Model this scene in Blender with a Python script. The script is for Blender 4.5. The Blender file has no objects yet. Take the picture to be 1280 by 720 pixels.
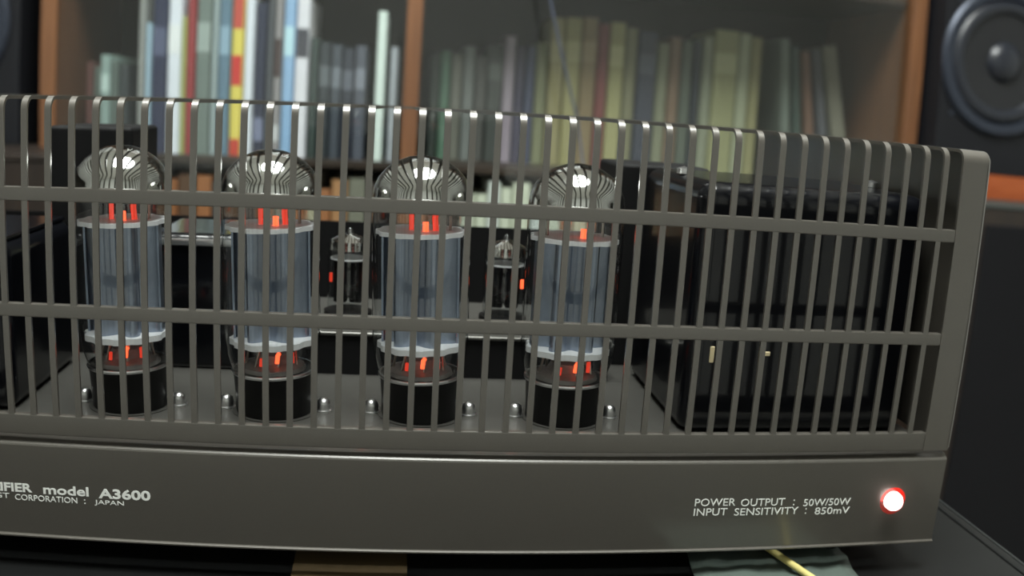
import bpy, bmesh, math, random
from mathutils import Vector, Matrix
random.seed(7)
S = bpy.context.scene
COL = S.collection

# ------------------------------------------------------------------ camera
cd = bpy.data.cameras.new('camera')
cam = bpy.data.objects.new('camera', cd); COL.objects.link(cam)
YAW, PITCH, ROLL = .12506, .18703, .06042
F0 = Vector((math.sin(YAW)*math.cos(PITCH), math.cos(YAW)*math.cos(PITCH), -math.sin(PITCH)))
R0 = Vector((math.cos(YAW), -math.sin(YAW), 0))
U0 = R0.cross(F0)
RR = R0*math.cos(ROLL) + U0*math.sin(ROLL)
UU = -R0*math.sin(ROLL) + U0*math.cos(ROLL)
M = Matrix((RR, UU, -F0)).transposed().to_4x4()
M.translation = (.13322, -.30435, .1552)
cam.matrix_world = M
cd.sensor_fit = 'HORIZONTAL'
cd.sensor_width = 36; cd.sensor_height = 20.25
cd.lens = 33.07
cd.clip_start = .01; cd.clip_end = 50
# a real small-camera lens with barrel distortion
cd.type = 'PANO'
cd.panorama_type = 'FISHEYE_LENS_POLYNOMIAL'
cd.fisheye_fov = math.radians(150)
cd.fisheye_polynomial_k0 = 0
cd.fisheye_polynomial_k1 = -0.03024198571725728
cd.fisheye_polynomial_k2 = 9.541234077975743e-07
cd.fisheye_polynomial_k3 = 1.3586443550122338e-06
cd.fisheye_polynomial_k4 = 4.264451089627385e-08
cd.dof.use_dof = True
cd.dof.focus_distance = .345
cd.dof.aperture_fstop = 10
S.camera = cam

# ------------------------------------------------------------------ world, exposure
w = bpy.data.worlds.new('world'); S.world = w; w.use_nodes = True
w.node_tree.nodes['Background'].inputs[0].default_value = (.8, .9, 1, 1)
w.node_tree.nodes['Background'].inputs[1].default_value = 0
S.view_settings.view_transform = 'Standard'
S.view_settings.look = 'None'
S.view_settings.gamma = 1
S.view_settings.use_curve_mapping = False
S.view_settings.exposure = -0.05
LAMP = 33.            # ceiling lamp diffuser emission

# ------------------------------------------------------------------ helpers
def lin(c):
    return tuple((v/12.92 if v <= .04045 else ((v+.055)/1.055)**2.4) for v in (x/255 for x in c))

MATS = {}
def mat(name, rgb, rough=.5, metal=0., var=.12, scale=60., bump=.0, bscale=400., emit=None, es=0., coat=0., spec=.5, crough=.08, cior=1.5):
    if name in MATS: return MATS[name]
    m = bpy.data.materials.new(name); m.use_nodes = True
    nt = m.node_tree; b = nt.nodes['Principled BSDF']
    c = lin(rgb)
    tc = nt.nodes.new('ShaderNodeTexCoord')
    nz = nt.nodes.new('ShaderNodeTexNoise'); nz.inputs['Scale'].default_value = scale; nz.inputs['Detail'].default_value = 4
    nt.links.new(tc.outputs['Object'], nz.inputs['Vector'])
    mx = nt.nodes.new('ShaderNodeMix'); mx.data_type = 'RGBA'
    mx.inputs[6].default_value = (*[v*(1-var) for v in c], 1)
    mx.inputs[7].default_value = (*[min(1, v*(1+var)) for v in c], 1)
    nt.links.new(nz.outputs['Fac'], mx.inputs[0])
    nt.links.new(mx.outputs[2], b.inputs['Base Color'])
    b.inputs['Roughness'].default_value = rough
    b.inputs['Metallic'].default_value = metal
    b.inputs['Specular IOR Level'].default_value = spec
    b.inputs['Coat Weight'].default_value = coat
    b.inputs['Coat Roughness'].default_value = crough; b.inputs['Coat IOR'].default_value = cior
    if bump:
        n2 = nt.nodes.new('ShaderNodeTexNoise'); n2.inputs['Scale'].default_value = bscale
        nt.links.new(tc.outputs['Object'], n2.inputs['Vector'])
        bp = nt.nodes.new('ShaderNodeBump'); bp.inputs['Strength'].default_value = bump; bp.inputs['Distance'].default_value = .0002
        nt.links.new(n2.outputs['Fac'], bp.inputs['Height']); nt.links.new(bp.outputs['Normal'], b.inputs['Normal'])
    if emit:
        b.inputs['Emission Color'].default_value = (*emit, 1); b.inputs['Emission Strength'].default_value = es
    MATS[name] = m; return m

def glass(name, tint=(1, 1, 1), refl=1.0, rough=.0):
    """thin pane: fresnel mirror over a clear, slightly tinted film"""
    m = bpy.data.materials.new(name); m.use_nodes = True; nt = m.node_tree
    nt.nodes.remove(nt.nodes['Principled BSDF']); out = nt.nodes['Material Output']
    t = nt.nodes.new('ShaderNodeBsdfTransparent'); t.inputs[0].default_value = (*tint, 1)
    g = nt.nodes.new('ShaderNodeBsdfGlossy'); g.inputs['Roughness'].default_value = rough
    nz = nt.nodes.new('ShaderNodeTexNoise'); nz.inputs['Scale'].default_value = 6
    lw = nt.nodes.new('ShaderNodeLayerWeight'); lw.inputs[0].default_value = .5
    pw = nt.nodes.new('ShaderNodeMath'); pw.operation = 'POWER'; pw.inputs[1].default_value = 5
    nt.links.new(lw.outputs['Facing'], pw.inputs[0])
    fr = nt.nodes.new('ShaderNodeMath'); fr.operation = 'MULTIPLY_ADD'; fr.inputs[1].default_value = .9; fr.inputs[2].default_value = .045
    nt.links.new(pw.outputs[0], fr.inputs[0])
    ml = nt.nodes.new('ShaderNodeMath'); ml.operation = 'MULTIPLY'
    rg = nt.nodes.new('ShaderNodeMapRange'); rg.inputs[3].default_value = .9*refl; rg.inputs[4].default_value = 1.1*refl
    nt.links.new(nz.outputs['Fac'], rg.inputs[0]); nt.links.new(rg.outputs[0], ml.inputs[1]); nt.links.new(fr.outputs[0], ml.inputs[0])
    mx = nt.nodes.new('ShaderNodeMixShader')
    nt.links.new(ml.outputs[0], mx.inputs[0]); nt.links.new(t.outputs[0], mx.inputs[1]); nt.links.new(g.outputs[0], mx.inputs[2])
    nt.links.new(mx.outputs[0], out.inputs[0]); MATS[name] = m; return m

def wood(name, a, b_, scale=(40, 40, 3), rough=.45):
    m = bpy.data.materials.new(name); m.use_nodes = True; nt = m.node_tree; b = nt.nodes['Principled BSDF']
    tc = nt.nodes.new('ShaderNodeTexCoord'); mp = nt.nodes.new('ShaderNodeMapping'); mp.inputs['Scale'].default_value = scale
    nz = nt.nodes.new('ShaderNodeTexNoise'); nz.inputs['Scale'].default_value = 2; nz.inputs['Detail'].default_value = 6; nz.inputs['Distortion'].default_value = 1
    rp = nt.nodes.new('ShaderNodeValToRGB'); rp.color_ramp.elements[0].color = (*lin(a), 1); rp.color_ramp.elements[1].color = (*lin(b_), 1)
    rp.color_ramp.elements[0].position = .3; rp.color_ramp.elements[1].position = .7
    nt.links.new(tc.outputs['Object'], mp.inputs[0]); nt.links.new(mp.outputs[0], nz.inputs['Vector']); nt.links.new(nz.outputs['Fac'], rp.inputs[0])
    nt.links.new(rp.outputs[0], b.inputs['Base Color']); b.inputs['Roughness'].default_value = rough
    MATS[name] = m; return m

class MB:
    def __init__(s): s.v = []; s.f = []; s.bev = False
    def add(s, vs, fs):
        n = len(s.v); s.v += [tuple(q) for q in vs]; s.f += [tuple(i+n for i in q) for q in fs]; return s
    def box(s, x0, x1, y0, y1, z0, z1, bev=0, seg=2, tf=None):
        if bev:
            s.bev = True
            bm = bmesh.new(); bmesh.ops.create_cube(bm, size=1)
            for v in bm.verts:
                v.co = ((x0+x1)/2+v.co.x*(x1-x0), (y0+y1)/2+v.co.y*(y1-y0), (z0+z1)/2+v.co.z*(z1-z0))
            bmesh.ops.bevel(bm, geom=list(bm.edges), offset=bev, segments=seg, affect='EDGES', profile=.5)
            bm.verts.index_update()
            vs = [v.co.copy() for v in bm.verts]; fs = [[v.index for v in f.verts] for f in bm.faces]; bm.free()
        else:
            vs = [Vector(q) for q in ((x0,y0,z0),(x1,y0,z0),(x1,y1,z0),(x0,y1,z0),(x0,y0,z1),(x1,y0,z1),(x1,y1,z1),(x0,y1,z1))]
            fs = [(0,3,2,1),(4,5,6,7),(0,1,5,4),(1,2,6,5),(2,3,7,6),(3,0,4,7)]
        if tf: vs = [tf @ v for v in vs]
        return s.add(vs, fs)
    def lathe(s, prof, n=32, tf=None, closed=False):
        vs = []; fs = []; k = len(prof)
        for i in range(n):
            a = 2*math.pi*i/n; c, q = math.cos(a), math.sin(a)
            vs += [Vector((r*c, r*q, z)) for r, z in prof]
        for i in range(n):
            j = (i+1) % n
            for t in range(k if closed else k-1):
                u = (t+1) % k
                fs.append((i*k+t, j*k+t, j*k+u, i*k+u))
        if tf: vs = [tf @ v for v in vs]
        return s.add(vs, fs)
    def sweep_yz(s, path, x0, x1, th):
        """strip of width x0..x1 and thickness th following outer path [(y,z)]; th goes to the inner side"""
        n = len(path); inner = []
        for i, (y, z) in enumerate(path):
            a = Vector(path[max(0, i-1)]); b = Vector(path[min(n-1, i+1)]); d = (b-a).normalized()
            inner.append((y+d.y*th, z-d.x*th))
        vs = []
        for (y, z), (yi, zi) in zip(path, inner):
            vs += [(x0,y,z),(x1,y,z),(x1,yi,zi),(x0,yi,zi)]
        fs = [(0,1,2,3)[::-1]]
        for i in range(n-1):
            a = i*4; b = a+4
            for t in range(4):
                u = (t+1) % 4; fs.append((a+t, a+u, b+u, b+t))
        e = (n-1)*4; fs.append((e,e+1,e+2,e+3))
        return s.add(vs, fs)
    def prism_x(s, prof, x0, x1):
        n = len(prof)
        vs = [(x0,y,z) for y,z in prof]+[(x1,y,z) for y,z in prof]
        fs = [tuple(range(n))[::-1], tuple(range(n, 2*n))]+[(i,(i+1)%n,(i+1)%n+n,i+n) for i in range(n)]
        s.bev = True
        return s.add(vs, fs)
    def prism_z(s, prof, z0, z1):
        n = len(prof)
        vs = [(x,y,z0) for x,y in prof]+[(x,y,z1) for x,y in prof]
        fs = [tuple(range(n))[::-1], tuple(range(n, 2*n))]+[(i,(i+1)%n,(i+1)%n+n,i+n) for i in range(n)]
        return s.add(vs, fs)
    def tube(s, pts, r, n=8):
        pts = [Vector(p) for p in pts]; vs = []; fs = []
        for i, p in enumerate(pts):
            d = (pts[min(i+1, len(pts)-1)]-pts[max(i-1, 0)]).normalized()
            a = d.orthogonal().normalized() if i == 0 else (a - d*a.dot(d)).normalized()
            b = d.cross(a)
            vs += [p+a*r*math.cos(2*math.pi*k/n)+b*r*math.sin(2*math.pi*k/n) for k in range(n)]
        for i in range(len(pts)-1):
            for k in range(n):
                u = (k+1) % n; fs.append((i*n+k, i*n+u, i*n+n+u, i*n+n+k))
        fs += [tuple(range(n))[::-1], tuple(range((len(pts)-1)*n, len(pts)*n))]
        return s.add(vs, fs)
    def mesh(s, name, m, smooth=True):
        me = bpy.data.meshes.new(name); me.from_pydata(s.v, [], s.f)
        bm = bmesh.new(); bm.from_mesh(me); bmesh.ops.remove_doubles(bm, verts=bm.verts, dist=1e-7)
        bmesh.ops.recalc_face_normals(bm, faces=bm.faces)
        if smooth:
            for f in bm.faces: f.smooth = True
            for e in bm.edges:
                if len(e.link_faces) == 2 and e.calc_face_angle(0) > math.radians(38): e.smooth = False
        bm.to_mesh(me); bm.free()
        me.materials.append(MATS[m] if isinstance(m, str) else m)
        return me
    def build(s, name, m, parent=None, loc=(0,0,0), smooth=True):
        o = place(name, s.mesh(name, m, smooth), parent, loc)
        if s.bev:
            wn = o.modifiers.new('weighted_normals', 'WEIGHTED_NORMAL'); wn.keep_sharp = True; wn.weight = 100
        return o

def place(name, me, parent=None, loc=(0,0,0), rot=None):
    o = bpy.data.objects.new(name, me); COL.objects.link(o)
    if parent: o.parent = parent
    o.location = loc
    if rot: o.rotation_euler = rot
    return o
def tag(o, label, cat, group=None):
    o['label'] = label; o['category'] = cat
    if group: o['group'] = group
    return o
def thing(name, label, cat, loc=(0,0,0), group=None):
    o = bpy.data.objects.new(name, None); COL.objects.link(o); o.location = loc; o.empty_display_size = .02
    return tag(o, label, cat, group)
def struct(o): o['kind'] = 'structure'; return o
def copy_tree(o, parent=None):
    c = o.copy(); COL.objects.link(c); c.parent = parent
    for ch in list(o.children): copy_tree(ch, c)
    return c
def text(name, s, m, x0, x1, z0, z1, y, parent, bold=.0, loc=(0,0,0)):
    cu = bpy.data.curves.new(name, 'FONT'); cu.body = s; cu.offset = bold; cu.extrude = .01; cu.resolution_u = 3
    t = bpy.data.objects.new(name, cu); COL.objects.link(t)
    dg = bpy.context.evaluated_depsgraph_get()
    me = bpy.data.meshes.new_from_object(t.evaluated_get(dg)); bpy.data.objects.remove(t); bpy.data.curves.remove(cu)
    xs = [v.co.x for v in me.vertices]; ys = [v.co.y for v in me.vertices]
    a, b = min(xs), max(xs); c, d = min(ys), max(ys)
    for v in me.vertices:
        v.co = (x0+(v.co.x-a)/(b-a)*(x1-x0), y-(v.co.z+.01)*.006, z0+(v.co.y-c)/(d-c)*(z1-z0))
    me.name = name; me.materials.clear(); me.materials.append(MATS[m])
    return place(name, me, parent, loc)

# ------------------------------------------------------------------ materials
mat('bronze', (79, 75, 69), .45, .25, .05, 900, bump=.08, bscale=2500, coat=.8, crough=.17, cior=1.65)
mat('bronze_edge', (112, 108, 98), .3, .6, .05, 900)
mat('chassis_metal', (84, 83, 79), .38, .5, .06, 300, bump=.1, bscale=1500)
mat('inner_black', (17, 17, 18), .7, 0, .1, 200, spec=.2)
mat('gloss_black', (8, 9, 13), .3, 0, .1, 120, coat=.6, spec=.1, crough=.08)
mat('matt_black', (15, 15, 16), .7, 0, .1, 200, spec=.25)
mat('bakelite', (13, 13, 13), .4, 0, .1, 200, spec=.25)
mat('chrome', (228, 228, 228), .28, 1., .03, 100)
mat('getter_mirror', (208, 207, 202), .08, 1., .08, 90)
mat('plate_grey', (146, 156, 172), .32, .85, .12, 300)
mat('mica', (248, 249, 250), .45, 0, .04, 300)
mat('stem', (132, 128, 124), .35, 0, .2, 400)
mat('wire', (170, 160, 150), .3, 1., .05)
mat('heater_hot', (255, 120, 50), .5, 0, .05, 100, emit=(1, .10, .035), es=2.2)
mat('heater_dim', (200, 60, 30), .5, 0, .05, 100, emit=(1, .06, .03), es=.6)
mat('print_white', (235, 236, 232), .5, 0, .03)
mat('lens_core', (255, 240, 235), .3, 0, .02, emit=(1, .72, .68), es=4)
mat('lens_red', (230, 40, 30), .2, 0, .05, emit=(1, .05, .03), es=.3, coat=.5)
mat('cream_chip', (216, 200, 160), .6, 0, .1)
mat('board_green', (58, 64, 62), .5, .2, .1)
mat('table_black', (13, 14, 14), .45, 0, .15, 30, spec=.3)
mat('table_edge', (52, 54, 54), .4, .2, .1)
mat('wall_paint', (216, 217, 214), .9, 0, .04, 8, bump=.1, bscale=200)
mat('ceiling_paint', (240, 239, 235), .9, 0, .03, 8)
mat('speaker_black', (13, 14, 19), .6, 0, .12, 200, bump=.2, bscale=900, spec=.3)
mat('grille_cloth', (15, 15, 18), .9, 0, .1, 300, spec=.2)
mat('cone', (16, 17, 21), .55, 0, .1, 150)
mat('rubber', (26, 29, 37), .35, 0, .1, 150)
mat('alu_ring', (48, 53, 64), .4, .5, .05)
mat('cord_blue', (62, 68, 84), .5, 0, .1)
mat('page_paper', (226, 220, 202), .8, 0, .08, 800)
mat('brown_card', (84, 68, 42), .7, 0, .25, 60)
mat('pale_sheet', (78, 88, 82), .45, 0, .15, 60)
mat('yellow_cable', (190, 178, 112), .5, 0, .08)
mat('lamp_diffuser', (250, 250, 250), .5, 0, .01, emit=(.96, 1, .96), es=LAMP)
mat('lamp_frame', (210, 205, 195), .5, 0, .05)
mat('dark_back', (46, 38, 32), .7, 0, .15, 20)
wood('case_wood', (94, 62, 40), (114, 76, 48))
wood('shelf_wood', (44, 34, 28), (62, 48, 38), (3, 40, 40))
wood('board_wood', (136, 62, 24), (160, 80, 36), (3, 40, 40))
wood('floor_wood', (134, 130, 122), (160, 155, 146), (3, 20, 20))
wood('dark_wood', (26, 19, 15), (38, 28, 21))
glass('tube_glass', (.96, .975, .98), 1.7)
glass('door_glass', (.93, .95, .95), 1.0, .02)

# ------------------------------------------------------------------ room
FZ, CZ = -.70, 1.62
X0, X1, Y0, Y1 = -1.7, 2.1, -2.2, 1.30
struct(MB().box(X0-.1, X1+.1, Y0-.1, Y1+.1, FZ-.08, FZ).build('floor', 'floor_wood'))
struct(MB().box(X0-.1, X1+.1, Y0-.1, Y1+.1, CZ, CZ+.08).build('ceiling', 'ceiling_paint'))
struct(MB().box(X0-.1, X1+.1, Y1, Y1+.1, FZ, CZ).build('wall_back', 'wall_paint'))
struct(MB().box(X0-.1, X1+.1, Y0-.1, Y0, FZ, CZ).build('wall_front', 'wall_paint'))
struct(MB().box(X0-.1, X0, Y0, Y1, FZ, CZ).build('wall_left', 'wall_paint'))
struct(MB().box(X1, X1+.1, Y0, Y1, FZ, CZ).build('wall_right', 'wall_paint'))

# ceiling lamp above the amplifier
lp = thing('ceiling_lamp_offscreen', 'round white ceiling lamp fixed above the amplifier', 'lamp', (.17, -.08, CZ))
MB().lathe([(0,0),(.52,0),(.525,-.03),(.505,-.045),(.50,-.03),(0,-.03)], 48).build('lamp_frame', 'lamp_frame', lp)
MB().lathe([(.498,-.03),(.498,-.05),(.46,-.07),(.28,-.082),(0,-.085)], 48).build('lamp_diffuser_offscreen', 'lamp_diffuser', lp)

# ------------------------------------------------------------------ table
TZ = -.012
tb = thing('table', 'black glossy table carrying the amplifier', 'table', (-.05, .2, FZ))
o = MB().box(-.55, .388, -.12, .60, TZ-.03, TZ, .0015).build('table_top', 'table_black', tb, (.05, -.2, -FZ))
MB().box(.388, .3932, -.12, .60, TZ-.03, TZ+.0002, .001).build('edge_band', 'table_black', o)
MB().box(.3932, .3940, -.12, .60, TZ-.029, TZ+.0003).build('edge_strip', 'table_edge', o)
for x in (-.50, .30):
    for y in (-.07, .52):
        MB().box(x, x+.05, y, y+.05, FZ, TZ-.03, .002).build('leg', 'table_black', tb, (.05, -.2, -FZ))

# ------------------------------------------------------------------ amplifier
XL, XR = -.1125, .3475
XC = (XL+XR)/2
amp = thing('tube_amplifier', 'bronze grey tube amplifier with a slotted metal cage, standing on the black table', 'amplifier', (XC, .1, TZ))
O = (-XC, -.1, -TZ)
CHZ = .038
ZT = .1549
# front panel with chamfered edges
fp = MB().prism_x([(0,.0012),(-.0005,.0011),(-.0009,.0007),(-.0009,.0002),(-.0006,0),(.006,0),(.006,.0372),(.0028,.0372),(.0022,.0370),(.0007,.0361),(.0002,.0356),(0,.0350)], XL+.0006, XR-.0006).build('front_panel', 'bronze', amp, O, smooth=False)
fp['label'] = 'smooth bronze grey front panel with white print'
L = lambda s, a, b, c, d, bold=0: text('lettering', s, 'print_white', a/1000, b/1000, c/1000, d/1000, 0, fp, bold)
L('AMPLIFIER', -21, 5.4, 17.25, 20.55, .03)
L('model', 9.6, 26.4, 17.0, 20.5, .022)
L('A3600', 30.0, 48.9, 16.6, 20.4, .03)
L('GT', -9.0, -3.4, 14.55, 16.5)
L('CORPORATION', -1.3, 22.0, 14.1, 16.3)
L(':', 24.5, 25.0, 14.1, 15.8)
L('JAPAN', 28.4, 39.1, 13.75, 15.9)
L('POWER', 243.5, 259.3, 18.45, 21.4)
L('OUTPUT', 261.5, 279.2, 18.1, 21.05)
L(':', 282.7, 283.2, 18.0, 20.4)
L('50W/50W', 287.0, 306.8, 17.5, 20.4)
L('INPUT', 243.5, 256.5, 14.6, 17.5)
L('SENSITIVITY', 259.4, 285.2, 14.4, 17.3)
L(':', 288.2, 288.7, 14.3, 16.7)
L('850mV', 292.3, 307.0, 13.9, 16.8)
# pilot lamp
pl = MB().lathe([(.0032,.0),(.0056,.0),(.0058,-.0010),(.0050,-.0022),(.0043,-.0024),(.0040,-.001),(.0032,.0)], 28,
     Matrix.Translation((.3255,0,.0185)) @ Matrix.Rotation(-math.pi/2, 4, 'X').inverted() @ Matrix.Scale(1,4)).build('pilot_lamp', 'lens_red', amp, O)
TL = Matrix.Translation((.3255,0,.0185)) @ Matrix.Rotation(math.pi/2, 4, 'X')
pl['label'] = 'glowing pilot lamp with red rim'
MB().lathe([(.0038,.0008),(.0037,.0026),(.0030,.0040),(.0016,.0047),(0,.0049)], 24, Matrix.Translation((-.0007,0,.0006)) @ TL).build('lens', 'lens_core', pl)

# chassis with top plate
ch = MB().box(XL+.003, XR-.003, .0105, .224, .001, CHZ, .0006, 1).build('chassis', 'chassis_metal', amp, O)
# amplifier feet
fm = MB().lathe([(0,.0145),(.014,.0145),(.0135,.006),(.012,0),(0,0)], 24).mesh('foot', 'matt_black')
for x in (XL+.04, XR-.038):
    for y in (.030, .195):
        place('foot', fm, amp, (x-XC, y-.1, 0))

# cage ---------------------------------------------------------------
RB = .0048
def cage_path(y_end, z0, off=0.):
    pts = [(off, z0), (off, ZT-RB)]
    for k in range(1, 8):
        a = math.pi/2*k/8
        pts.append((off+(RB-off)*(1-math.cos(a)), ZT-off-(RB-off)*(1-math.sin(a))))
    pts += [(RB, ZT-off), (y_end, ZT-off)]
    return pts
TH = .0012
cg = MB()
cg.box(XL+.0123, XR-.0123, 0, .003, .0391, .0465, .0005, 2)                    # lower lip
cg.sweep_yz(cage_path(.2250, .0391), XR-.0124, XR-.0012, TH)     # end posts bending over the top
cg.sweep_yz(cage_path(.2250, .0391), XL+.0012, XL+.0124, TH)
cg.box(XL+.003, XR-.003, .214, .225, ZT-.0014, ZT-.00005)        # rear margin of the top
cage = cg.build('cage', 'bronze', amp, O)
cage['label'] = 'bronze grey slotted cage wrapping over the top edge'
sp = [(0,.0391)] + cage_path(.225, .0391)[1:] + [(.225, .0391)]
for xa, xb in ((XR-.0030, XR), (XL, XL+.0030)):
    s_ = MB().prism_x(sp, xa, xb).build('side_panel', 'bronze', cage)
    bv = s_.modifiers.new('bevel', 'BEVEL'); bv.width = .0014; bv.segments = 3; bv.limit_method = 'ANGLE'; bv.angle_limit = 1
bw = .00215
bar = MB().sweep_yz(cage_path(.2145, .0460, .0001), -bw/2, bw/2, TH).mesh('bar', 'bronze')
P = .0082
for i in range(-11, 41):
    place('bar', bar, cage, (i*P, 0, 0))
for za, zb in ((.1202, .1250), (.0810, .0857)):
    MB().box(XL+.01235, XR-.01235, 0, .003, za, zb, .0005, 2).build('rail', 'bronze', cage)

MB().box(XL+.003, XR-.003, .2236, .2250, .0384, .0890).build('added_rear_panel', 'inner_black', cage)  # invented black panel, added to make the view behind the tubes dark
# screws beside each tube socket
scm = MB().lathe([(.0034,0),(.0034,.0008),(.0026,.0010),(.0027,.0030),(.0023,.0044),(.0012,.0052),(0,.0054)], 18).mesh('screw', 'chrome')
TX = [.0312, .0878, .1440, .1999]; TY = .0430
for x in TX:
    for d in (-.0188, .0188):
        place('screw', scm, ch, (x+d, TY+.0005, CHZ-.0002))
for x in TX:
    MB().lathe([(0,.0),(.0165,.0),(.0165,.0006),(0,.0006)], 32, Matrix.Translation((x,TY,CHZ-.0002))).build('socket_plate', 'chassis_metal', ch)

# transformers and other blocks
def can(name, x0, x1, y0, y1, z1, m, bev, label=None):
    o = MB().box(x0, x1, y0, y1, CHZ-.001, z1, bev, 5).build(name, m, amp, O)
    if label: o['label'] = label
    return o
tr = can('transformer', .2425, .3395, .025, .110, .1345, 'gloss_black', .0065, 'tall gloss black transformer can')
MB().box(.2514, .2532, .0245, .0252, .0665, .0728, .0002, 1).build('paint_chip', 'cream_chip', tr)
MB().box(.2730, .2760, .0245, .0252, .0695, .0712, .0002, 1).build('paint_chip', 'cream_chip', tr)
for x in (.248, .334):
    MB().lathe([(.003,0),(.003,.002),(0,.003)], 12, Matrix.Translation((x,.068,.1347))).build('screw', 'chrome', tr)
tl = can('transformer', -.1080, -.0100, .026, .100, .1015, 'gloss_black', .006, 'low gloss black transformer can')
MB().box(-.105, -.013, .029, .097, .1010, .1030, .0008, 2).build('lid', 'gloss_black', tl)
cb = can('choke', .0250, .0700, .094, .150, .0975, 'gloss_black', .004, 'black choke with a chrome rim imitating a top highlight')
MB().box(.0235, .0715, .0925, .1515, .0925, .0955, .001, 2).build('rim', 'chrome', cb)  # chrome strip added to imitate the highlight along the choke's top edge
can('filter_capacitor', -.0260, .0130, .112, .158, .1415, 'matt_black', .002, 'tall matt black block')
can('filter_capacitor', .2330, .2780, .122, .165, .1345, 'matt_black', .002, 'tall matt black block')
sc = can('driver_shelf', .0710, .2290, .094, .165, .0560, 'inner_black', .0006, 'low dark shelf carrying small tubes')
MB().box(.0705, .2295, .0930, .166, .0555, .0572, .0004, 1).build('top_plate', 'chassis_metal', sc)

# ------------------------------------------------------------------ power tubes
def bulb_pts():
    return [(.0150,.0155),(.0162,.0190),(.0176,.0240),(.0183,.0300),(.0183,.0800),(.0183,.0830),(.0178,.0872),(.0160,.0912),(.0131,.0945),(.0094,.0970),(.0048,.0987),(0,.0993)]
def make_tube():
    t = thing('vacuum_tube', '', 'tube', (0,0,0), 'four large power tubes in a row')
    MB().lathe([(0,0),(.0148,0),(.0149,.006),(.0153,.0145),(.0158,.0155),(.0158,.0165),(.0150,.0165),(0,.0150)], 40).build('base', 'bakelite', t)
    MB().lathe([(.0160,.0158),(.0162,.0164),(.0160,.0170),(.0153,.0170),(.0153,.0158)], 40, closed=True).build('base_ring', 'chrome', t)
    MB().lathe(bulb_pts(), 48).build('glass_bulb', 'tube_glass', t)
    MB().lathe([(max(0, r-.0004), z-.0003) for r, z in [(.0183,.0810)]+bulb_pts()[5:]], 48).build('getter_coating', 'getter_mirror', t)
    # anode: fluted ellipse
    prof = []
    for k in range(72):
        a = 2*math.pi*k/72; r = 1+.26*math.cos(6*a+.5)
        prof.append((.0116*r*math.cos(a), .0102*r*math.sin(a)))
    an = MB().prism_z(prof, .0290, .0700).build('anode_plate', 'plate_grey', t)
    for x in (-1, 1):
        MB().box(x*.0142-.0004, x*.0142+.0004, -.0025, .0025, .0285, .0705).build('fin', 'plate_grey', an)
    def disc(z, th, r):
        q = [((r*(1 if k % 4 < 2 else .94))*math.cos(2*math.pi*k/48), (r*(1 if k % 4 < 2 else .94))*math.sin(2*math.pi*k/48)) for k in range(48)]
        MB().prism_z(q, z, z+th).build('mica_spacer', 'mica', t)
    disc(.0700, .0016, .0170); disc(.0268, .0022, .0164)
    # stem and support wires
    st = MB().lathe([(0,.0165),(.0125,.0165),(.0120,.0180),(.0075,.0195),(.0060,.0225),(0,.0230)], 28).build('stem', 'stem', t)
    for k in range(7):
        a = 2*math.pi*k/7+.4
        MB().tube([(.0105*math.cos(a), .0085*math.sin(a), .0175), (.0088*math.cos(a+.2), .0078*math.sin(a+.2), .0272)], .0005, 6).build('support_wire', 'wire', st)
    MB().tube([(.0020,-.0050,.0711),(.0020,-.0050,.0750)], .0011, 10).build('heater', 'heater_hot', t)
    MB().tube([(.0056,-.0020,.0711),(.0052,-.0020,.0760),(.0056,-.0022,.0808)], .0011, 10).build('heater', 'heater_dim', t)
    MB().tube([(-.0036,-.0010,.0711),(-.0036,-.0010,.0790)], .0009, 10).build('heater', 'heater_dim', t)
    MB().tube([(.0015,-.0085,.0205),(.0018,-.0088,.0235),(.0026,-.0085,.0245)], .0008, 8).build('heater_lead', 'heater_hot', t)
    MB().tube([(-.0045,-.0085,.0195),(-.0042,-.0086,.0225)], .0007, 8).build('heater_lead', 'heater_dim', t)
    MB().tube([(.0072,-.0065,.0200),(.0072,-.0066,.0240)], .0008, 8).build('heater_lead', 'heater_dim', t)
    for x in (-.0012, .0012):   # top support rods
        MB().tube([(x*9, 0, .0705), (x*9, 0, .0805)], .0006, 6).build('support_rod', 'wire', t)
    return t
tube0 = make_tube()
tlab = ['large glass power tube with silvered dome, beside the low black transformer',
        'large glass power tube with silvered dome, second from the low black transformer',
        'large glass power tube with silvered dome, second from the tall black transformer',
        'large glass power tube with silvered dome, beside the tall black transformer']
for i, x in enumerate(TX):
    t = tube0 if i == 0 else copy_tree(tube0)
    t.location = (x, TY, CHZ+.0002); t['label'] = tlab[i]; t.rotation_euler = (0, (-.030, -.030, -.032, -.004)[i], (0.0, .12, -.1, .06)[i])

def make_small():
    t = thing('driver_tube', '', 'tube', (0,0,0), 'small driver tubes behind the power tubes')
    MB().lathe([(0,0),(.0110,0),(.0110,.005),(.0098,.0055),(0,.0055)], 24).build('socket', 'bakelite', t)
    MB().lathe([(.0092,.005),(.0096,.009),(.0096,.034),(.0085,.0372),(.0050,.0390),(.0018,.0400),(.0010,.0420),(0,.0430)], 28).build('glass_bulb', 'tube_glass', t)
    MB().lathe([(.0092,.0330),(.0082,.0368),(.0048,.0386),(.0016,.0396),(0,.0405)], 28).build('getter_coating', 'getter_mirror', t)
    MB().box(-.0065, -.0005, -.0035, .0035, .009, .028, .0006, 1).build('anode_plate', 'inner_black', t)
    MB().box(.0005, .0065, -.0035, .0035, .009, .028, .0006, 1).build('anode_plate', 'inner_black', t)
    MB().lathe([(0,.0285),(.0085,.0285),(.0085,.0292),(0,.0292)], 24).build('mica_spacer', 'mica', t)
    MB().tube([(.0078,-.004,.0185),(.0078,-.004,.0225)], .0009, 8).build('heater', 'heater_hot', t)
    MB().tube([(-.0078,-.004,.0185),(-.0078,-.004,.0225)], .0007, 8).build('heater', 'heater_dim', t)
    return t
sm0 = make_small()
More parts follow.
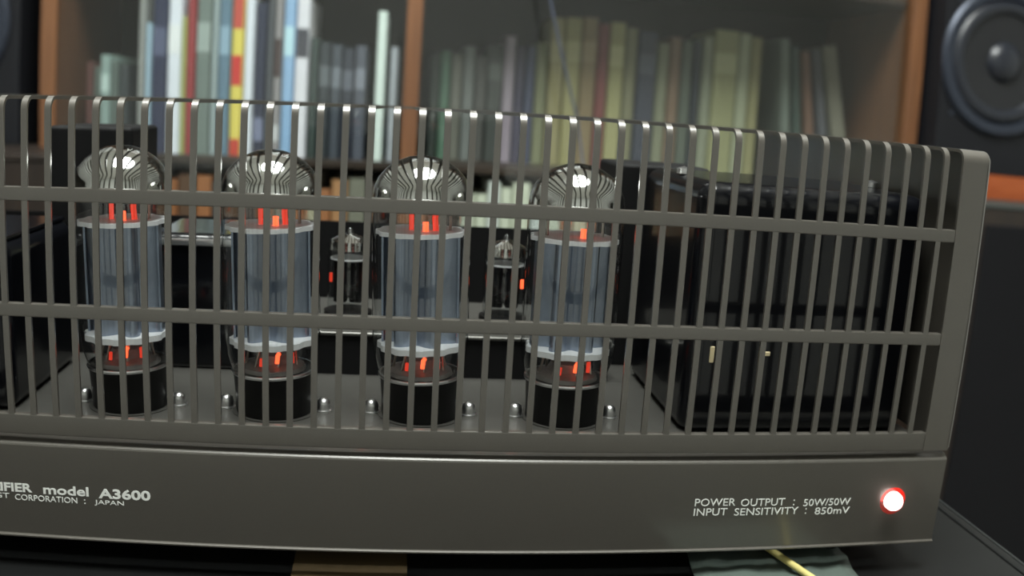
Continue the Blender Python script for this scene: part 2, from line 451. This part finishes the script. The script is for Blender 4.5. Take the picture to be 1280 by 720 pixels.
slab = ['small dark driver tube beside the black choke', 'small dark driver tube in the gap nearer the tall transformer', 'small dark driver tube hidden close behind a power tube']
for i, (x, y) in enumerate(((.1115, .117), (.1825, .117), (.1475, .135))):
    t = sm0 if i == 0 else copy_tree(sm0)
    t.location = (x, y, .0570); t['label'] = slab[i]

# ------------------------------------------------------------------ bits lying on the table under the amplifier
tag(MB().box(.098, .1400, -.010, .030, TZ, TZ+.0008).build('card', 'brown_card'), 'brown card lying on the table under the amplifier front', 'card')
sh = MB()
n = 10
vs = []; fs = []
for i in range(n+1):
    for j in range(n+1):
        x = .246+.066*i/n+.010*(j/n-.5); y = -.045+.075*j/n
        vs.append((x, y, TZ+.0012+.0020*abs(math.sin(i*1.7+j*.9))*abs(math.cos(j*1.3-i*.6))))
for i in range(n):
    for j in range(n):
        a = i*(n+1)+j; fs.append((a, a+1, a+n+2, a+n+1))
sh.add(vs, fs)
so = sh.build('plastic_sheet', 'pale_sheet'); sm = so.modifiers.new('thickness', 'SOLIDIFY'); sm.thickness = .0004
tag(so, 'crumpled grey green plastic sheet under the amplifier front corner', 'sheet')
tag(MB().tube([(.279,.030,TZ+.0052),(.2805,.018,TZ+.0053),(.2865,-.002,TZ+.0053),(.294,-.025,TZ+.0050),(.305,-.055,TZ+.0020)], .0014, 10).build('cable', 'yellow_cable'),
    'pale yellow cable lying over the plastic sheet', 'cable')

# ------------------------------------------------------------------ bookcase
BX0, BX1 = -.340, .849
BY0, BY1 = .900, 1.190
bc = thing('bookcase', 'brown wooden bookcase with glass doors, full of books', 'bookcase', ((BX0+BX1)/2, 1.05, FZ))
BO = (-(BX0+BX1)/2, -1.05, -FZ)
BT = 1.05
for a in (BX0, BX1-.0215):
    MB().box(a, a+.0215, BY0, BY1, FZ, BT, .001, 1).build('side_panel', 'case_wood', bc, BO)
MB().box(BX0+.021, BX1-.021, BY1-.008, BY1-.001, FZ, BT).build('back_panel', 'dark_back', bc, BO)
MB().box(BX0+.02, BX1-.02, BY0+.002, BY1-.005, BT-.02, BT-.0005).build('top_board', 'case_wood', bc, BO)
SH = [.081-.278*2, .081-.278, .081, .358, .636]
for z in SH:
    MB().box(BX0+.021, BX1-.021, BY0+.022, BY1-.007, z-.010, z, .001, 1).build('shelf', 'shelf_wood', bc, BO)
MB().box(BX0+.02, BX1-.02, BY0+.01, BY1-.005, FZ, FZ+.06).build('plinth', 'case_wood', bc, BO)
d1 = MB().box(BX0+.022, .1330, BY0+.0035, BY0+.0065, FZ+.062, BT-.021).build('glass_door', 'door_glass', bc, BO)
MB().box(.1310, .1510, BY0-.002, BY0+.010, FZ+.06, BT-.02, .001, 1).build('stile', 'case_wood', d1)
d2 = MB().box(.1440, BX1-.022, BY0+.0125, BY0+.0155, FZ+.062, BT-.021).build('glass_door', 'door_glass', bc, BO)

# books ------------------------------------------------------------------
ORD = ['first','second','third','fourth','fifth','sixth','seventh','eighth','ninth','tenth','eleventh','twelfth','thirteenth','fourteenth','fifteenth',
       'sixteenth','seventeenth','eighteenth','nineteenth','twentieth','twenty-first','twenty-second','twenty-third','twenty-fourth','twenty-fifth','twenty-sixth','twenty-seventh','twenty-eighth']
CN = {}
def bookmat(rgb):
    k = 'book_%d_%d_%d' % rgb
    return mat(k, rgb, .55, 0, .08, 70)
def book(x0, x1, h, rgb, label, group, zs, lean=0., depth=.15, bands=(), ys=.942):
    """x0,x1 in mm at the shelf, h in mm"""
    w_ = (x1-x0)/1000-.0006; h = h/1000; c = .0012
    m = bookmat(rgb)
    bk = MB()
    sp_ = [(0,.004),(.0006,.0012),(.002,0),(w_-.002,0),(w_-.0006,.0012),(w_,.004),(w_,depth),(w_-c,depth),(w_-c,.005),(c,.005),(c,depth),(0,depth)]
    n = len(sp_)
    vs = [(x,y,0) for x,y in sp_]+[(x,y,h) for x,y in sp_]
    fs = [(i,(i+1)%n,(i+1)%n+n,i+n) for i in range(n)]
    for q in ([0,1,2,9],[2,3,8,9],[3,4,5,8],[5,6,7,8],[9,10,11,0]):
        fs.append(tuple(q[::-1])); fs.append(tuple(i+n for i in q))
    bk.add(vs, fs)
    o = bk.build('book', m, None, (x0/1000, ys, zs))
    if lean: o.rotation_euler.y = lean
    MB().box(c, w_-c, .0051, depth-.003, .002, h-.002).build('page_block', 'page_paper', o)
    for (a, b, col) in bands:
        MB().box(.0012, w_-.0012, -.0003, .001, h*a, h*b).build('spine_band', bookmat(col), o)
    tag(o, label, 'book', group)
    return o
UZ = .081
W, LB, NV, GY, TE = (226, 228, 236), (150, 180, 206), (42, 46, 72), (120, 124, 122), (104, 130, 138)
left = [(-291,-282,118,(96,60,56),'thin dull red'),(-281,-273,112,(92,100,92),'thin grey green'),(-272,-258,128,(140,158,152),'pale green'),(-257,-247,120,(96,106,100),'grey green'),(-246,-234,116,(60,64,66),'dark grey'),
 (-221,-212,178,(150,150,146),'thin grey'),(-211,-203,142,(166,190,206),'thin light blue'),(-202,-182,172,NV,'thick navy'),(-181,-163,176,W,'bright white'),(-162,-157,150,(196,200,120),'thin yellow green'),
 (-156,-144,176,(150,56,58),'red'),(-143,-123,180,(112,122,116),'grey green'),(-122,-114,178,(164,176,176),'thin pale grey'),(-113,-97,176,(98,124,142),'dull blue'),(-96,-80,182,(226,206,96),'yellow and red'),
 (-79,-66,172,W,'white'),(-65,-50,168,(38,42,64),'dark navy'),(-49,-41,176,(86,88,92),'thin charcoal'),(-40,-29,174,(146,140,140),'mottled grey'),(-28,-13,178,(148,180,214),'light blue'),
 (-12,6,176,(226,222,228),'dark-marked white'),(8,19,158,(60,70,66),'dark green'),(20,35,152,(54,58,62),'dark grey'),(36,50,150,(70,74,82),'slate grey'),(51,66,146,(52,54,64),'blackish blue'),(67,82,150,(84,86,96),'grey blue'),
 (94,107,196,(222,232,224),'tall white'),(113,123,150,(178,180,186),'thin silver grey')]
for i, (a, b, h, c, nm) in enumerate(left):
    bands = ()
    if -222 < a < 7: h *= 1.2
    if nm == 'yellow and red': bands = ((.0,.10,(196,60,40)),(.42,.60,(206,52,46)),(.76,.96,(196,80,66)))
    elif nm == 'dark-marked white': bands = ((.62,.80,(70,68,76)),)
    elif nm == 'mottled grey': bands = ((.5,.74,(70,52,50)),(.1,.2,(200,198,200)))
    elif nm == 'dark navy': bands = ((.1,.25,(120,124,150)),)
    elif (b-a) > 13: bands = ((.62,.80,tuple(min(235, v+45) for v in c)),)
    book(a, b, h, c, '%s book on the upper shelf, %s from the dark cabinet end' % (nm, ORD[i]), 'books at the front of the upper shelf', UZ, bands=bands)
YD = 1.055
def deep(x): return 133+(x-133)*1.088
right = [(166,178,150,(60,66,60),'dark olive'),(179,192,156,(96,124,104),'dull green'),(193,208,152,(118,116,106),'grey'),(209,224,164,(122,124,120),'light grey'),(225,240,150,(88,86,82),'taupe'),
 (241,261,168,(74,76,72),'dark grey'),(262,277,182,(160,146,156),'pale mauve'),(278,290,168,(70,64,84),'dusky purple'),(291,304,170,(66,70,94),'indigo'),(305,320,176,(124,124,92),'olive'),
 (322,342,214,(150,140,98),'tall tan'),(343,364,216,(158,150,104),'tall khaki'),(365,386,218,(136,116,84),'tall brown'),(387,402,210,(126,66,62),'tall brown red'),(403,424,214,(162,156,110),'tall straw'),(425,441,208,(128,124,96),'tall olive'),
 (443,469,204,(62,64,76),'dark slate'),(470,486,190,(130,130,106),'drab'),(487,503,200,(128,104,84),'brown'),(504,520,196,(90,96,84),'moss'),(521,532,198,(44,48,56),'black'),(534,549,206,(140,142,120),'sage'),
 (550,585,218,(150,148,108),'thick olive'),(586,603,216,(164,166,138),'cream'),(604,620,212,(146,140,100),'sand')]
for i, (a, b, h, c, nm) in enumerate(right):
    bands = ((.70,.84,tuple(min(235, v+30) for v in c)),) if b-a > 18 else ()
    book(deep(a), deep(b), h, c, '%s book on the upper shelf, %s from the stile toward the orange board' % (nm, ORD[i]), 'books pushed back on the upper shelf', UZ, bands=bands, ys=YD, depth=.118)
lean = [(662,676,215,(120,128,118),'grey green'),(683,696,205,(72,86,78),'dark green'),(704,718,200,(128,98,82),'dull brown'),(727,741,206,(100,100,104),'grey'),(750,772,214,(136,132,116),'pale grey')]
for i, (a, b, h, c, nm) in enumerate(lean):
    book(deep(a), deep(b), h, c, '%s book leaning over on the upper shelf, %s of the leaning books' % (nm, ORD[i]), 'leaning books on the upper shelf', UZ+.0003, lean=-(.08+.03*i), ys=YD, depth=.118)
# lower shelf
LZ = .081-.278
x = -316; i = 0
low = [((150,96,60),'brown'),((170,124,84),'tan'),((70,60,54),'dark brown'),((160,104,66),'orange brown'),((120,118,104),'grey'),((96,70,52),'chestnut'),((186,176,148),'cream'),((60,64,66),'charcoal')]
TENS = {3: 'thirty', 4: 'forty', 5: 'fifty'}
ONE = ['', '-first', '-second', '-third', '-fourth', '-fifth', '-sixth', '-seventh', '-eighth', '-ninth']
ORD += ['twenty-ninth'] + [('thirtieth', 'fortieth', 'fiftieth')[t-3] if not k else TENS[t]+ONE[k] for t in (3, 4, 5) for k in range(10)]
while x < 520:
    wd = 14+random.random()*11
    c, nm = low[(i*5+int(random.random()*3)) % len(low)]
    if 205 < x < 330: c, nm = ((204,206,186),'off white') if i % 3 else ((214,216,210),'white')
    if not (118 < x+wd/2 < 160):
        book(x, x+wd, 238+random.random()*24, c, '%s book on the lower shelf, %s from the dark cabinet end' % (nm, ORD[i]), 'books on the lower shelf', LZ, ys=.926)
        i += 1
    x += wd+.6

# ------------------------------------------------------------------ loudspeakers and their stands
def speaker(loc, label, w_=.235, h_=.40, d_=.26, wz=.160, wx=.101, m='speaker_black'):
    t = thing('loudspeaker', label, 'speaker', loc, 'pair of black loudspeakers')
    MB().box(0, w_, 0, d_, 0, h_, .003, 2).build('cabinet', m, t)
    T = Matrix.Translation((wx, 0, wz)) @ Matrix.Rotation(math.pi/2, 4, 'X')
    wo = MB().lathe([(.104,-.002),(.105,.004),(.101,.0075),(.090,.0070),(.087,.002),(.086,-.002)], 56, T).build('woofer_frame', 'alu_ring', t)
    MB().lathe([(.088,.001),(.083,.0065),(.076,.008),(.070,.0055),(.067,.001)], 56, T).build('surround', 'rubber', wo)
    MB().lathe([(.0685,.0015),(.0660,.0012),(.030,.0006),(.028,.0004),(.0,.0004)], 56, T).build('cone', 'cone', wo)
    MB().lathe([(.029,.0005),(.026,.006),(.016,.011),(0,.013)], 40, T).build('dust_cap', 'rubber', wo)
    for k in range(4):
        a = math.pi/4+k*math.pi/2
        MB().lathe([(.0035,0),(.0035,.0015),(0,.002)], 12, T @ Matrix.Translation((.112*math.cos(a), .112*math.sin(a), 0))).build('screw', 'alu_ring', t)
    T2 = Matrix.Translation((wx, 0, wz+.16)) @ Matrix.Rotation(math.pi/2, 4, 'X')
    tw = MB().lathe([(.045,-.001),(.045,.003),(.030,.004),(.018,.001),(.018,-.001)], 40, T2).build('tweeter_frame', 'alu_ring', t)
    MB().lathe([(.018,.0005),(.013,.006),(0,.009)], 28, T2).build('tweeter_dome', 'rubber', tw)
    return t
SZ = .1215
speaker((.8560, .862, SZ), 'black loudspeaker with big woofer on the orange wooden board')
tag(MB().box(.8520, 1.15, .858, 1.17, SZ-.034, SZ, .001, 1).build('wooden_board', 'board_wood'), 'orange brown wooden board under the loudspeaker with the visible woofer', 'board')
lc = thing('cabinet', 'large black cabinet below the orange wooden board', 'cabinet', (.98, .95, FZ))
CO = (-.98, -.95, -FZ)
MB().box(.8520, 1.15, .742, 1.17, FZ, SZ-.038, .002, 2).build('body', 'dark_wood', lc, CO)
MB().box(.8515, 1.1505, .7405, 1.1705, SZ-.038, SZ-.034, .0008, 1).build('top_panel', 'board_green', lc, CO)
MB().box(.87, 1.13, .738, .743, FZ+.03, SZ-.06, .002, 1).build('front_grille', 'grille_cloth', lc, CO)
speaker((-.605, .905, .0885), 'black loudspeaker on the dark wooden stand behind the dark cabinet', wx=.117)
tag_cab = thing('cabinet', 'dark low cabinet in front of the bookcase, away from the orange board', 'cabinet', (-.48, .82, FZ))
MB().box(-.72, -.262, .747, .893, FZ, .080, .002, 2).build('body', 'dark_wood', tag_cab, (.48, -.82, -FZ))
MB().box(-.721, -.261, .745, .895, .080, .0875, .001, 1).build('top_panel', 'dark_wood', tag_cab, (.48, -.82, -FZ))
ls = thing('speaker_stand', 'dark wooden stand under the loudspeaker away from the orange board', 'stand', (-.48, .98, FZ))
MB().box(-.62, -.343, .898, 1.15, .0685, .0885, .001, 1).build('top_board', 'dark_wood', ls, (.48, -.98, -FZ))
for a in (-.615, -.375):
    MB().box(a, a+.02, .90, 1.14, FZ, .0685, .001, 1).build('side_board', 'dark_wood', ls, (.48, -.98, -FZ))

# blue grey cord hanging in front of the bookcase
cp = [(.262,.866,.62),(.280,.860,.44),(.293,.855,.350),(.304,.85,.295),(.320,.85,.237),(.335,.85,.188),(.347,.85,.150),(.356,.84,.095),(.362,.80,.03),(.360,.70,-.03)]
cp = [(.250,.878,BT+.0), (.252,.874,.90)] + cp + [(.352,.62,-.10),(.345,.612,-.4),(.345,.612,FZ+.004)]
tag(MB().tube(cp, .0015, 10).build('cord', 'cord_blue'), 'blue grey cord hanging down in front of the bookcase glass', 'cord')
